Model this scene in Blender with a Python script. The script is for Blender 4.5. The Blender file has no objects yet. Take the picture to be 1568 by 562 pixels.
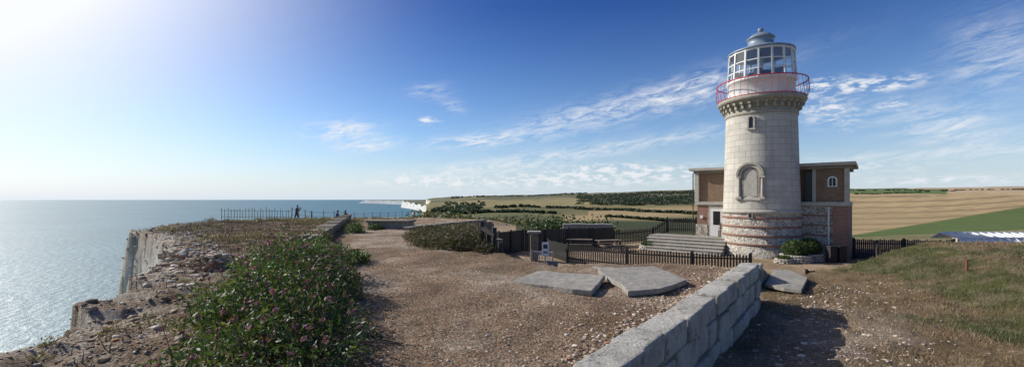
import bpy, math, random
import numpy as np
from itertools import product
from mathutils import Vector, Matrix
random.seed(3); rng=np.random.default_rng(7)
SC=bpy.context.scene; COL=SC.collection
F=658.0; EYE=1.7
def PX(px,D): return (px-784)/F*D
def P(px,py,z):
    D=F*(EYE-z)/(py-305.0); return ((px-784)/F*D, D)
def ss(a,b,x):
    t=np.clip((x-a)/(b-a),0,1); return t*t*(3-2*t)
# ---------------------------------------------------------------- noise
def _h(ix,iy,s):
    h=(ix.astype(np.int64)*374761393+iy.astype(np.int64)*668265263+s*974634777)&0xffffffff
    h=((h^(h>>13))*1274126177)&0xffffffff
    return ((h^(h>>16))&0xffff)/65535.0
def vn(x,y,s=0):
    x=np.asarray(x,float); y=np.asarray(y,float)
    ix=np.floor(x); iy=np.floor(y); fx=x-ix; fy=y-iy
    fx=fx*fx*(3-2*fx); fy=fy*fy*(3-2*fy)
    a=_h(ix,iy,s);b=_h(ix+1,iy,s);c=_h(ix,iy+1,s);d=_h(ix+1,iy+1,s)
    return (a*(1-fx)+b*fx)*(1-fy)+(c*(1-fx)+d*fx)*fy
def fbm(x,y,s=0,o=4):
    r=0;a=.5;t=0
    for i in range(o):
        r=r+a*vn(x*2**i,y*2**i,s+i*17);t+=a;a*=.5
    return r/t
def sdpoly(x,y,poly):
    x=np.asarray(x,float);y=np.asarray(y,float)
    d=np.full(x.shape,1e18); ins=np.zeros(x.shape,bool); n=len(poly)
    for i in range(n):
        ax,ay=poly[i];bx,by=poly[(i+1)%n]
        ex,ey=bx-ax,by-ay; wx,wy=x-ax,y-ay
        t=np.clip((wx*ex+wy*ey)/(ex*ex+ey*ey+1e-12),0,1)
        dx=wx-ex*t;dy=wy-ey*t
        d=np.minimum(d,dx*dx+dy*dy)
        c=((ay>y)!=(by>y))
        with np.errstate(divide='ignore',invalid='ignore'):
            xi=ex*(y-ay)/(by-ay+1e-18)+ax
        ins^=c&(x<xi)
    d=np.sqrt(d); return np.where(ins,d,-d)
LAND=[(-5.2,-60),(-5.5,3),(-5.9,4.5),(-5.3,5.3),(-6.2,6.4),(-6.9,7.6),(-7.7,9.3),(-9.4,11.8),(-11.4,14.4),(-13.2,16.6),(-15.3,18.6),(-18.3,20.6),(-19.6,23.5),(-21.3,27),(-23,35),(-27,50),(-32,75),(-30,100),(-50,200),(-90,400),(-180,900),(-300,1500),(-440,2300),(-640,3200),(-1500,9500),(40000,9500),(40000,-60)]
YARD=[(6.1,11.0),(4,11.6),(2.2,11.5),(1.2,11.2),(0.3,12.6),(-.6,14.5),(-1.3,20),(-2.6,33),(-3.0,62),(90,62),(90,21),(38,18.5),(19,16.5),(12,15.6),(9,15),(7.2,13)]
COLS=np.array([640,760,900,1060,1300,1450,1568.])
DS=np.array([40,70,120,250,500,900,1500,2200,3200,4500,9500.])
def yy(l): return [-(v-305)/F for v in l]
TAB=np.array([
 yy([340,339,337,334,329,322,315,309,304.5,303.8,305.3]),
 yy([348,346,341,334,327,319,311,305,300.5,299.5,303]),
 yy([362,354,348,341,333,323,313,304,297,296,302]),
 yy([366,362,356,350,339,323,309,297.5,291.5,291,300]),
 yy([372,367,362,351,334,315,298,290.5,289.5,290,297]),
 yy([372,368,363,352,334,313,296,289.5,288,289,296]),
 yy([376,370,364,352,334,313,296,288.5,286,288,296])])
def H(x,y,full=False):
    x=np.asarray(x,float);y=np.asarray(y,float)
    r=np.hypot(x,y); D=np.maximum(y,r*0.5); D=np.maximum(D,.01)
    px=784+F*x/D
    ld=np.log(np.clip(D,40,9500)); lD=np.log(DS)
    rows=[np.interp(ld,lD,TAB[i]) for i in range(len(COLS))]
    zf=rows[0].copy()
    for i in range(len(COLS)-1):
        t=ss(COLS[i],COLS[i+1],px)
        zf=np.where(px>COLS[i],rows[i]*(1-t)+rows[i+1]*t,zf)
    zf=zf*np.clip(D,40,9500)+EYE+ (fbm(x/220+5,y/220,3)-.5)*np.clip(D/60,0,22)
    b=(fbm(x*1.3,y*1.3,11)-.5)
    pl=-1.35*ss(27,62,y)+b*.12+(fbm(x*.45,y*.45,12)-.5)*.14+ .22*ss(-8,-14,x)*fbm(x*.5,y*.5,5)
    dW=(x-.68)*.789-(y-3.84)*.615
    rt=-.88+1.0*ss(9.8,15,x-.15*(y-12))+b*.26+(fbm(x*4,y*4,14)-.5)*.06
    near=pl+(rt-pl)*ss(-.32,-.12,dW)
    sy=sdpoly(x,y,YARD)
    yz=-1.9+ (fbm(x*.8,y*.8,9)-.5)*.05
    m=ss(-.25,.1,sy); near=near*(1-m)+yz*m
    t=ss(740,800,px);w=ss(48,115,D)*(1-t)+ss(38,60,D)*t
    z=near*(1-w)+zf*w
    sl=sdpoly(x,y,LAND)
    jag=(fbm(x*.9,y*.9,21)-.5)*1.1*(D<150)
    s2=sl+jag*ss(3,0.2,np.abs(sl))
    z=z+(fbm(x*2.1,y*2.1,25)-.45)*.35*ss(2.2,.3,s2)*(D<80)
    z=np.where(s2<0,z-np.minimum(-s2*6.0+np.floor(-s2*2.3)*.3,400),z)
    z=np.where(s2<0,z+(fbm(x*2.2,y*2.2,31)-.5)*1.6*ss(0,1,-s2),z)
    z=np.maximum(z,-80)
    if full: return z,D,px,s2,sy,dW
    return z
def hz(x,y): return float(H(np.array([x]),np.array([y]))[0])
# ---------------------------------------------------------------- materials
def newmat(name):
    m=bpy.data.materials.new(name);m.use_nodes=True
    nt=m.node_tree; b=nt.nodes['Principled BSDF']; return m,nt,b
def N(nt,t,**k):
    n=nt.nodes.new(t)
    for a,v in k.items(): setattr(n,a,v)
    return n
def mixc(nt,fac,a,b,bt='MIX'):
    n=nt.nodes.new('ShaderNodeMix');n.data_type='RGBA';n.blend_type=bt
    for s,v in ((0,fac),(6,a),(7,b)):
        if hasattr(v,'node'): nt.links.new(v,n.inputs[s])
        elif isinstance(v,(int,float)): n.inputs[s].default_value=v
        else: n.inputs[s].default_value=(*v[:3],1)
    return n.outputs[2]
def mth(nt,op,a,b=None,c=None,clamp=False):
    n=nt.nodes.new('ShaderNodeMath');n.operation=op;n.use_clamp=clamp
    for i,v in enumerate((a,b,c)):
        if v is None: continue
        if hasattr(v,'node'): nt.links.new(v,n.inputs[i])
        else: n.inputs[i].default_value=v
    return n.outputs[0]
def mr(nt,v,a,b,c=0.,d=1.):
    n=nt.nodes.new('ShaderNodeMapRange');nt.links.new(v,n.inputs[0])
    for i,x in enumerate((a,b,c,d)): n.inputs[i+1].default_value=x
    return n.outputs[0]
def noise(nt,vec,scale,detail=5,rough=.6):
    n=N(nt,'ShaderNodeTexNoise');n.inputs['Scale'].default_value=scale;n.inputs['Detail'].default_value=detail;n.inputs['Roughness'].default_value=rough
    if vec is not None: nt.links.new(vec,n.inputs['Vector'])
    return n.outputs['Fac']
def bump(nt,b,h,strength=.4,dist=.02):
    n=N(nt,'ShaderNodeBump');n.inputs['Strength'].default_value=strength;n.inputs['Distance'].default_value=dist
    nt.links.new(h,n.inputs['Height']);nt.links.new(n.outputs[0],b.inputs['Normal'])
MATS={}
def mk(name,c1,c2=None,scale=6,rough=.85,bs=.4,bd=.02,metal=0,stain=.35):
    if name in MATS: return MATS[name]
    m,nt,b=newmat(name)
    if c2 is None: c2=[v*.65 for v in c1]
    tc=N(nt,'ShaderNodeTexCoord').outputs['Object']
    n1=noise(nt,tc,scale,8,.65); n2=noise(nt,tc,scale*.13,4,.6)
    col=mixc(nt,mr(nt,n1,.35,.65),c1,c2)
    col=mixc(nt,mr(nt,n2,.4,.7,0,stain),col,[v*.45 for v in c1])
    nt.links.new(col,b.inputs['Base Color']);b.inputs['Roughness'].default_value=rough;b.inputs['Metallic'].default_value=metal
    bump(nt,b,n1,bs,bd); MATS[name]=m;return m
def brickm(name,c1,c2,mo,bw,bh,ms=.012,bs=.5,var=.4,st=.4):
    m,nt,b=newmat(name)
    uv=N(nt,'ShaderNodeTexCoord').outputs['UV']
    t=N(nt,'ShaderNodeTexBrick');nt.links.new(uv,t.inputs['Vector'])
    t.inputs['Color1'].default_value=(*c1,1);t.inputs['Color2'].default_value=(*c2,1);t.inputs['Mortar'].default_value=(*mo,1)
    t.inputs['Scale'].default_value=1;t.inputs['Brick Width'].default_value=bw;t.inputs['Row Height'].default_value=bh
    t.inputs['Mortar Size'].default_value=ms;t.inputs['Mortar Smooth'].default_value=.3
    ob=N(nt,'ShaderNodeTexCoord').outputs['Object']
    n1=noise(nt,ob,14,8,.7);n2=noise(nt,ob,.9,5,.65)
    mp=N(nt,'ShaderNodeMapping');mp.inputs['Scale'].default_value=(5,5,.35);nt.links.new(ob,mp.inputs[0])
    n3=noise(nt,mp.outputs[0],1.0,5,.6)
    col=mixc(nt,1,t.outputs['Color'],mixc(nt,n1,[1-var]*3,[1+var*.5]*3),'MULTIPLY')
    col=mixc(nt,mr(nt,n2,.45,.8,0,st),col,[v*.55 for v in c2])
    col=mixc(nt,mr(nt,n3,.50,.76,0,st),col,[v*.5 for v in c2])
    nt.links.new(col,b.inputs['Base Color']);b.inputs['Roughness'].default_value=.9
    h=mth(nt,'SUBTRACT',n1,mth(nt,'MULTIPLY',t.outputs['Fac'],1.5))
    bump(nt,b,h,bs,.02);return m
def flintm(name,scale=9):
    m,nt,b=newmat(name)
    uv=N(nt,'ShaderNodeTexCoord').outputs['UV']
    v1=N(nt,'ShaderNodeTexVoronoi',feature='DISTANCE_TO_EDGE');v1.inputs['Scale'].default_value=scale;nt.links.new(uv,v1.inputs['Vector'])
    v2=N(nt,'ShaderNodeTexVoronoi');v2.inputs['Scale'].default_value=scale;nt.links.new(uv,v2.inputs['Vector'])
    sp=N(nt,'ShaderNodeSeparateColor');nt.links.new(v2.outputs['Color'],sp.inputs[0])
    st=mixc(nt,mr(nt,sp.outputs[0],.35,1.0),(.60,.55,.46),(.18,.16,.14))
    st=mixc(nt,mr(nt,sp.outputs[1],.7,.95,0,.6),st,(.36,.25,.16))
    col=mixc(nt,mr(nt,v1.outputs['Distance'],.02,.10),(.48,.43,.35),st)
    nt.links.new(col,b.inputs['Base Color']);b.inputs['Roughness'].default_value=.8
    bump(nt,b,mr(nt,v1.outputs['Distance'],0,.2),.8,.04);return m
M_ash=brickm('granite_ashlar',(.63,.585,.495),(.53,.49,.42),(.30,.27,.22),.78,.36,.011,.45,.22,.42)
M_brick=brickm('brick_tan',(.30,.18,.10),(.22,.13,.07),(.33,.28,.21),.225,.085,.01)
M_rbrick=brickm('brick_red',(.38,.17,.11),(.28,.13,.09),(.38,.33,.27),.225,.08,.01)
M_flint=flintm('flint_wall',8)
M_stone=mk('cut_stone',(.52,.48,.40),(.40,.37,.31),5)
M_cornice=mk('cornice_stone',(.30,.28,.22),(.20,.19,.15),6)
M_corb=mk('corbel_stone',(.42,.39,.31),(.30,.28,.22),7)
M_white=mk('white_paint',(.80,.79,.76),(.73,.72,.69),4,.5,.1,.01,0,.12)
M_red=mk('red_paint',(.58,.03,.03),(.45,.03,.03),9,.5,.1,.01,0,0)
M_dome=mk('dome_paint',(.24,.30,.36),(.20,.25,.30),5,.4,.1,.01)
M_dark=mk('dark_opening',(.012,.012,.014),(.02,.02,.02),3,.3,0,.01)
M_blackwood=mk('black_stained_wood',(.025,.022,.02),(.045,.04,.036),14,.75,.5,.01)
M_wood=mk('weathered_wood',(.22,.18,.13),(.13,.10,.075),12,.85,.5,.01)
M_stem=mk('plant_stem',(.10,.085,.045),(.07,.06,.03),12,.85,.2,.01)
M_conc=mk('weathered_concrete',(.36,.33,.28),(.22,.20,.165),5,.95,.8,.03)
M_old=mk('old_mortar',(.30,.25,.185),(.17,.135,.09),4,.95,1.0,.06,0,.6)
M_cream=mk('chalk_rubble_stone',(.50,.43,.34),(.34,.27,.19),6,.95,1.0,.05,0,.5)
M_slab=mk('grey_slab',(.38,.35,.30),(.21,.19,.155),7,.95,1.0,.03,0,.5)
M_metal=mk('galvanised_metal',(.45,.46,.47),(.36,.37,.38),9,.4,.1,.01,.7)
M_skin=mk('skin',(.45,.27,.19),(.40,.23,.16),9,.6,.05,.01)
M_cloth=mk('dark_cloth',(.03,.03,.035),(.05,.05,.055),9,.9,.2,.01)
M_cloth2=mk('blue_cloth',(.05,.07,.14),(.04,.05,.1),9,.9,.2,.01)
M_post=mk('rust_post',(.22,.07,.04),(.15,.05,.03),9,.8,.3,.01)
def blockm():
    m,nt,b=newmat('whitewashed_block')
    tc=N(nt,'ShaderNodeTexCoord').outputs['Object']
    a=noise(nt,tc,22,8,.75);c_=noise(nt,tc,1.6,6,.65);d=noise(nt,tc,7,6,.7)
    c=mixc(nt,mr(nt,a,.35,.65),(.68,.64,.56),(.46,.43,.37))
    c=mixc(nt,mr(nt,c_,.43,.62,0,.7),c,(.31,.28,.23))
    c=mixc(nt,mr(nt,d,.56,.66,0,.75),c,(.13,.12,.10))
    c=mixc(nt,mr(nt,noise(nt,tc,11,5,.6),.64,.72,0,.8),c,(.42,.33,.10))
    nt.links.new(c,b.inputs['Base Color']);b.inputs['Roughness'].default_value=.95
    bump(nt,b,mth(nt,'ADD',a,d),1.0,.05);return m
M_block=blockm()
def glassm():
    m,nt,b=newmat('lantern_glass')
    out=nt.nodes['Material Output'];tr=N(nt,'ShaderNodeBsdfTransparent');gl=N(nt,'ShaderNodeBsdfGlossy');gl.inputs['Roughness'].default_value=.03
    tr.inputs[0].default_value=(.86,.93,.95,1)
    mx=N(nt,'ShaderNodeMixShader');mx.inputs[0].default_value=.2
    nt.links.new(tr.outputs[0],mx.inputs[1]);nt.links.new(gl.outputs[0],mx.inputs[2]);nt.links.new(mx.outputs[0],out.inputs[0]);return m
M_glass=glassm()
def leafm(name,transl=.3,rough=.55):
    m,nt,b=newmat(name)
    at=N(nt,'ShaderNodeAttribute');at.attribute_name='col'
    nt.links.new(at.outputs['Color'],b.inputs['Base Color']);b.inputs['Roughness'].default_value=rough
    if transl<=0: return m
    tl=N(nt,'ShaderNodeBsdfTranslucent')
    hs=mixc(nt,1,at.outputs['Color'],(1.3,1.5,.7),'MULTIPLY');nt.links.new(hs,tl.inputs[0])
    mx=N(nt,'ShaderNodeMixShader');mx.inputs[0].default_value=transl
    out=nt.nodes['Material Output']
    nt.links.new(b.outputs[0],mx.inputs[1]);nt.links.new(tl.outputs[0],mx.inputs[2]);nt.links.new(mx.outputs[0],out.inputs[0]);return m
M_leaf=leafm('leaf'); M_grass=leafm('grass_blade',.0,.7); M_peb=leafm('pebble',0.0,.85)
# ---------------------------------------------------------------- mesh helpers
class MB:
    def __init__(s): s.v=[];s.f=[];s.m=[];s.mi=[];s.uv=[];s.sm=[]
    def mat(s,m):
        if m not in s.m: s.m.append(m)
        return s.m.index(m)
    def add(s,vs,fs,m,uvs=None,smooth=False):
        o=len(s.v);s.v+= [tuple(v) for v in vs];k=s.mat(m)
        for i,f in enumerate(fs):
            s.f.append([o+j for j in f]);s.mi.append(k);s.sm.append(smooth)
            if uvs: s.uv.append([uvs[j] for j in f] if not isinstance(uvs[0],list) else uvs[i])
            else: s.uv.append(None)
    def box(s,c,size,m,rz=0,R=None):
        hx,hy,hh=[q/2 for q in size]
        vs=[Vector((x,y,z)) for x in(-hx,hx) for y in(-hy,hy) for z in(-hh,hh)]
        if R is None: R=Matrix.Rotation(rz,3,'Z')
        vs=[R@v+Vector(c) for v in vs]
        s.add(vs,[(0,1,3,2),(4,6,7,5),(0,4,5,1),(2,3,7,6),(0,2,6,4),(1,5,7,3)],m)
    def beam(s,p,q,w,h,m):
        p=Vector(p);q=Vector(q);d=q-p;L=d.length
        if L<1e-6:return
        R=d.to_track_quat('X','Z').to_matrix()
        s.box((p+q)/2,(L,w,h),m,R=R)
    def rod(s,p,q,r0,r1,m,n=8,smooth=True):
        p=Vector(p);q=Vector(q);d=(q-p);R=d.to_track_quat('Z','Y').to_matrix()
        vs=[];
        for k,(c,r) in enumerate(((p,r0),(q,r1))):
            for i in range(n):
                a=2*math.pi*i/n;vs.append(c+R@Vector((r*math.cos(a),r*math.sin(a),0)))
        fs=[(i,(i+1)%n,n+(i+1)%n,n+i) for i in range(n)]
        s.add(vs,fs,m,None,smooth);s.add(vs,[tuple(range(n-1,-1,-1)),tuple(range(n,2*n))],m)
    def lathe(s,cx,cy,prof,m,n=64,smooth=True,ref=None):
        vs=[];
        for (r,z) in prof:
            for i in range(n):
                a=2*math.pi*i/n;vs.append((cx+r*math.cos(a),cy+r*math.sin(a),z))
        fs=[];uv=[]
        R=ref or max(r for r,z in prof)
        for k in range(len(prof)-1):
            z0=prof[k][1];z1=prof[k+1][1]
            if abs(z1-z0)<1e-4: z1=z0+abs(prof[k+1][0]-prof[k][0])
            for i in range(n):
                j=(i+1)%n;fs.append((k*n+i,k*n+j,(k+1)*n+j,(k+1)*n+i))
                u0=2*math.pi*i/n*R;u1=2*math.pi*(i+1)/n*R
                uv.append([(u0,z0),(u1,z0),(u1,z1),(u0,z1)])
        s.add(vs,fs,m,uv,smooth)
    def torus(s,cx,cy,z,R,r,m,n=64,k=6):
        vs=[(cx+(R+r*math.cos(b))*math.cos(a),cy+(R+r*math.cos(b))*math.sin(a),z+r*math.sin(b)) for a in [2*math.pi*i/n for i in range(n)] for b in [2*math.pi*j/k for j in range(k)]]
        fs=[(i*k+j,((i+1)%n)*k+j,((i+1)%n)*k+(j+1)%k,i*k+(j+1)%k) for i in range(n) for j in range(k)]
        s.add(vs,fs,m,None,True)
    def prism(s,pts,z0,z1,m,jit=0):
        n=len(pts);z0=z0 if isinstance(z0,(list,tuple)) else [z0]*n;z1=z1 if isinstance(z1,(list,tuple)) else [z1]*n
        vs=[(p[0],p[1],z0[i]) for i,p in enumerate(pts)]+[(p[0],p[1],z1[i]) for i,p in enumerate(pts)]
        s.add(vs,[(i,(i+1)%n,n+(i+1)%n,n+i) for i in range(n)]+[tuple(range(n-1,-1,-1)),tuple(range(n,2*n))],m)
    def obj(s,name,parent=None,bevel=0):
        me=bpy.data.meshes.new(name);me.from_pydata(s.v,[],s.f)
        for m in s.m: me.materials.append(m)
        me.polygons.foreach_set('material_index',s.mi);me.polygons.foreach_set('use_smooth',s.sm)
        uvl=me.uv_layers.new(name='UVMap');d=uvl.data
        for p,uv in zip(me.polygons,s.uv):
            if uv:
                for li,c in zip(p.loop_indices,uv): d[li].uv=c
            else:
                nrm=p.normal
                if abs(nrm.z)>.7:
                    for li in p.loop_indices:
                        c=me.vertices[me.loops[li].vertex_index].co;d[li].uv=(c.x,c.y)
                else:
                    t=Vector((-nrm.y,nrm.x,0)).normalized()
                    for li in p.loop_indices:
                        c=me.vertices[me.loops[li].vertex_index].co;d[li].uv=(c.dot(t),c.z)
        me.update();o=bpy.data.objects.new(name,me);COL.objects.link(o)
        if bevel:
            b=o.modifiers.new('b','BEVEL');b.width=bevel;b.segments=2;b.limit_method='ANGLE'
        if parent:o.parent=parent
        return o
def empty(name,loc=(0,0,0)):
    e=bpy.data.objects.new(name,None);COL.objects.link(e);e.empty_display_size=.2;return e
def npmesh(name,V,Fc,col,mat,smooth=False,extra=None):
    me=bpy.data.meshes.new(name);k=Fc.shape[1]
    me.vertices.add(len(V));me.vertices.foreach_set('co',V.astype(np.float32).ravel())
    me.loops.add(Fc.size);me.loops.foreach_set('vertex_index',Fc.astype(np.int32).ravel())
    me.polygons.add(len(Fc));me.polygons.foreach_set('loop_start',np.arange(0,Fc.size,k,dtype=np.int32))
    me.polygons.foreach_set('loop_total',np.full(len(Fc),k,dtype=np.int32))
    me.polygons.foreach_set('use_smooth',np.full(len(Fc),smooth))
    a=me.attributes.new('col','FLOAT_COLOR','POINT')
    c4=np.ones((len(V),4),np.float32);c4[:,:3]=col;a.data.foreach_set('color',c4.ravel())
    if extra is not None:
        for nm,vals in extra.items():
            a=me.attributes.new(nm,'FLOAT','POINT');a.data.foreach_set('value',vals.astype(np.float32))
    me.materials.append(mat);me.update(calc_edges=True)
    o=bpy.data.objects.new(name,me);COL.objects.link(o);return o
def rdir(n):
    v=rng.normal(size=(n,3));return v/np.linalg.norm(v,axis=1)[:,None]
def leafcloud(name,pts,size,col,mat=None,asp=.5,parent=None):
    n=len(pts);u=rdir(n);w=np.cross(u,rdir(n));w/=np.linalg.norm(w,axis=1)[:,None]+1e-9
    s=np.asarray(size).reshape(-1,1)*np.ones((n,1))
    V=np.stack([pts-u*s,pts-w*s*asp,pts+u*s,pts+w*s*asp],1).reshape(-1,3)
    Fc=np.arange(n*4).reshape(n,4);c=np.repeat(col,4,0)
    o=npmesh(name,V,Fc,c,mat or M_leaf)
    if parent:o.parent=parent
    return o
def blades(name,x,y,h,col,w=.006,lean=.5,z=None):
    n=len(x);z=H(x,y) if z is None else z
    a=rng.uniform(0,6.283,n);l=rng.uniform(0,lean,n)*h;b=rng.uniform(0,6.283,n)
    base=np.stack([x,y,z-.01],1);sx=np.stack([np.cos(b)*w,np.sin(b)*w,0*b],1)
    tip=base+np.stack([np.cos(a)*l,np.sin(a)*l,h],1)
    V=np.stack([base-sx,base+sx,tip],1).reshape(-1,3)
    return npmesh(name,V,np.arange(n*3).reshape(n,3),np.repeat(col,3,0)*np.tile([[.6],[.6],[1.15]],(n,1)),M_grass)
def cvar(c,n,v=.3):
    k=rng.uniform(1-v,1+v,(n,1));return np.array(c)[None]*k*rng.uniform(.9,1.1,(n,3))
def pick(n,cols,w):
    idx=rng.choice(len(cols),n,p=np.array(w)/sum(w));return np.array(cols)[idx]*rng.uniform(.7,1.3,(n,1))
# ---------------------------------------------------------------- terrain
r1=.4*1.013**np.arange(0,388);r2=r1[-1]*1.025**np.arange(1,214);R_=np.concatenate([r1,r2]);R_=R_[R_<10500]
az=np.radians(np.concatenate([np.arange(-64,64,.18),np.arange(64,296,4)]))
NA=len(az);A,RR=np.meshgrid(az,R_);X=(RR*np.sin(A)).ravel();Y=(RR*np.cos(A)).ravel()
Z,D,pxv,s2,sy,dW=H(X,Y,True)
py=305-F*(Z-EYE)/D
n1=fbm(X*.7,Y*.7,41);n2=fbm(X*3,Y*3,43);n3=fbm(X*.15,Y*.15,47);n4=fbm(X*.25+9,Y*.25,48)
def C(r,g,b): return np.array([r,g,b])[None]
def mixm(a,b,m): m=np.clip(m,0,1)[:,None];return a*(1-m)+b*m
O1=np.ones((len(X),1))
col=O1*C(.36,.26,.175)
grav=np.ones(len(X))
col=mixm(col,C(.47,.38,.29),ss(.5,.68,n1));col=mixm(col,C(.23,.16,.10),ss(.50,.3,n1)*.7)
col=mixm(col,C(.25,.20,.12),ss(.52,.66,n4)*ss(.45,.6,n2)*.7)
lm=ss(-.6,.6,(-X)-(3.6+.27*np.maximum(Y-4,0))+ (n1-.5)*2)*(Y<150)
col=mixm(col,mixm(O1*C(.21,.155,.09),C(.36,.29,.20),ss(.45,.65,n2)),lm);grav=grav*(1-lm*.4)
rm=ss(-.3,.1,dW)*(1-ss(-.4,0,sy))*(Y<40)
gmask=lambda x,y: ss(.50,.68,fbm(x*.5+3,y*.5,51)+.20*ss(8,13,x)*ss(6,9,y)-.05)
rc=mixm(O1*C(.23,.165,.09),C(.12,.12,.045),gmask(X,Y))
rc=mixm(rc,C(.33,.25,.17),ss(.5,.62,n2)*.5)
rc=mixm(rc,C(.42,.33,.25),ss(1.8,.6,np.abs(dW-1.4)+ (n1-.5)*2.4)*ss(11,8,Y)*.9)
col=mixm(col,rc,rm);grav=grav*(1-rm*.6)
ym=ss(-.1,.2,sy);col=mixm(col,mixm(O1*C(.44,.34,.23),C(.35,.265,.175),ss(.4,.6,n1)),ym)
fm=np.where(pxv>790,ss(36,40,D),ss(60,100,D))
fc=O1*C(.25,.205,.09)
f2=fbm(X/260,Y/260,61)
fc=mixm(fc,C(.12,.125,.05),ss(.45,.6,f2))
gold=C(.50,.36,.19);gold2=C(.42,.31,.16);grn=C(.12,.165,.05);dg=C(.05,.065,.025)
fc=mixm(fc,gold2,(pxv>860)*(pxv<1180)*ss(1,0,np.abs(py-(331-(pxv-900)*.05))/9-.4))
fc=mixm(fc,C(.33,.27,.125),(pxv>690)*(pxv<950)*ss(1,0,np.abs(py-311+(pxv-800)*.02)/6-.4))
fc=mixm(fc,C(.16,.15,.065),(pxv>640)*(pxv<900)*ss(1,0,np.abs(py-325)/5-.5)*.8)
fc=mixm(fc,dg,(pxv>620)*(pxv<1080)*ss(337,340,py+4*(n3-.5))*.8)
rg=(pxv>1180)
fc=mixm(fc,gold,rg*ss(292.5,293.5,py))
st=.5+.5*np.sin((py-300+(pxv-1300)*.045+3*np.sin(pxv*.012))*.75)
fc=mixm(fc,gold*.52,rg*ss(.55,.95,st)*.75*(py>299))
st2=.5+.5*np.sin(pxv*.16+py*.9);fc=mixm(fc,gold*.75,rg*ss(.7,1,st2)*.6*(py>302)*(py<330))
fc=mixm(fc,C(.36,.27,.14),rg*ss(317,319,py-(pxv-1300)*.06)*.4)
fc=mixm(fc,C(.52,.38,.23),rg*(pxv>1390)*(py<294.5+(pxv-1400)*.012)*(py>286))
up=361-(pxv-1300)*.165
fc=mixm(fc,grn,rg*ss(-.8,.8,py-up)*ss(.8,-.8,py-(up+3+(pxv-1300)*.12)))
fc=mixm(fc,C(.26,.23,.11),rg*ss(-.8,.8,py-(up+3+(pxv-1300)*.12)))
fc=mixm(fc,grn*1.1,rg*(pxv<1450)*(py<297)*(py>289.5))
fc=mixm(fc,C(.22,.27,.33),ss(500,6000,D)*.3)  # aerial haze painted into the field colour, bluer and greyer with distance
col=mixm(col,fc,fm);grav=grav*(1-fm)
ch=ss(.15,-.12,s2)
col=mixm(col,mixm(O1*C(.37,.285,.20),C(.56,.49,.40),ss(.42,.58,n2)),ss(1.5,.2,s2+(n1-.5))*(Y<80))
band=fbm(X*.3,Z*1.4,71)
chc=mixm(O1*C(.84,.81,.74),C(.60,.52,.41),ss(.50,.68,band));chc=mixm(chc,C(.38,.30,.20),ss(.45,.1,-s2+n1*.3)*.7)
col=mixm(col,chc,ch);grav=np.where(s2<0,.1,grav)
nr=len(R_);idx=np.arange(nr*NA).reshape(nr,NA);nx=np.roll(idx,-1,1)
Fc=np.stack([idx[:-1],idx[1:],nx[1:],nx[:-1]],-1).reshape(-1,4)
V=np.stack([X,Y,Z],1)
def groundm():
    m,nt,b=newmat('ground_mixed')
    at=N(nt,'ShaderNodeAttribute');at.attribute_name='col';ag=N(nt,'ShaderNodeAttribute');ag.attribute_name='grav'
    tc=N(nt,'ShaderNodeTexCoord').outputs['Object']
    vo=N(nt,'ShaderNodeTexVoronoi');vo.inputs['Scale'].default_value=40;nt.links.new(tc,vo.inputs['Vector'])
    sp=N(nt,'ShaderNodeSeparateColor');nt.links.new(vo.outputs['Color'],sp.inputs[0])
    na=noise(nt,tc,12,8,.8);nb=noise(nt,tc,1.1,6,.7);nf=noise(nt,tc,.05,8,.7)
    peb=mixc(nt,mr(nt,sp.outputs[0],0,1),(.56,.54,.51),(1.42,1.42,1.45))
    peb=mixc(nt,mr(nt,sp.outputs[1],.90,.93),peb,(1.8,1.9,2.0))
    peb=mixc(nt,mr(nt,sp.outputs[2],.88,.92,0,.8),peb,(1.1,.58,.40))
    c=mixc(nt,ag.outputs['Fac'],at.outputs['Color'],mixc(nt,1,at.outputs['Color'],peb,'MULTIPLY'))
    c=mixc(nt,1,c,mixc(nt,mr(nt,na,.3,.7),(.60,.585,.56),(1.34,1.34,1.34)),'MULTIPLY')
    c=mixc(nt,1,c,mixc(nt,mr(nt,nb,.35,.65),(.70,.685,.66),(1.2,1.2,1.2)),'MULTIPLY')
    c=mixc(nt,1,c,mixc(nt,mr(nt,nf,.35,.65),(.80,.82,.80),(1.12,1.12,1.12)),'MULTIPLY')
    nt.links.new(c,b.inputs['Base Color']);b.inputs['Roughness'].default_value=.95;b.inputs['Specular IOR Level'].default_value=.15
    h=mth(nt,'ADD',mth(nt,'MULTIPLY',na,1.6),mth(nt,'MULTIPLY',vo.outputs['Distance'],-.6))
    bump(nt,b,h,1.0,.055);return m
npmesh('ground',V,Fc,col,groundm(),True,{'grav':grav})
# ---------------------------------------------------------------- sea
SEA=-72.
def seam():
    m,nt,b=newmat('sea_water')
    tc=N(nt,'ShaderNodeTexCoord').outputs['Object']
    mp=N(nt,'ShaderNodeMapping');mp.inputs['Scale'].default_value=(.9,.45,1);mp.inputs['Rotation'].default_value=(0,0,.5);nt.links.new(tc,mp.inputs[0])
    a=noise(nt,mp.outputs[0],.22,6,.62);l=noise(nt,tc,.004,5,.6);ll=noise(nt,tc,.02,7,.75)
    c=mixc(nt,mr(nt,l,.35,.65),(.018,.11,.135),(.035,.155,.175))
    nt.links.new(c,b.inputs['Base Color']);b.inputs['IOR'].default_value=1.5
    nt.links.new(mr(nt,ll,.35,.65,.54,.40),b.inputs['Roughness'])
    b.inputs['Specular IOR Level'].default_value=1.0
    bump(nt,b,a,1.0,1.5);return m
s=MB();n=96;vs=[(0,0,SEA)]
rad=[300,1200,5000,20000,60000]
for r in rad: vs+=[(r*math.cos(2*math.pi*i/n),r*math.sin(2*math.pi*i/n),SEA) for i in range(n)]
fs=[(0,1+i,1+(i+1)%n) for i in range(n)]
for k in range(len(rad)-1): fs+=[(1+k*n+i,1+(k+1)*n+i,1+(k+1)*n+(i+1)%n,1+k*n+(i+1)%n) for i in range(n)]
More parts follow.
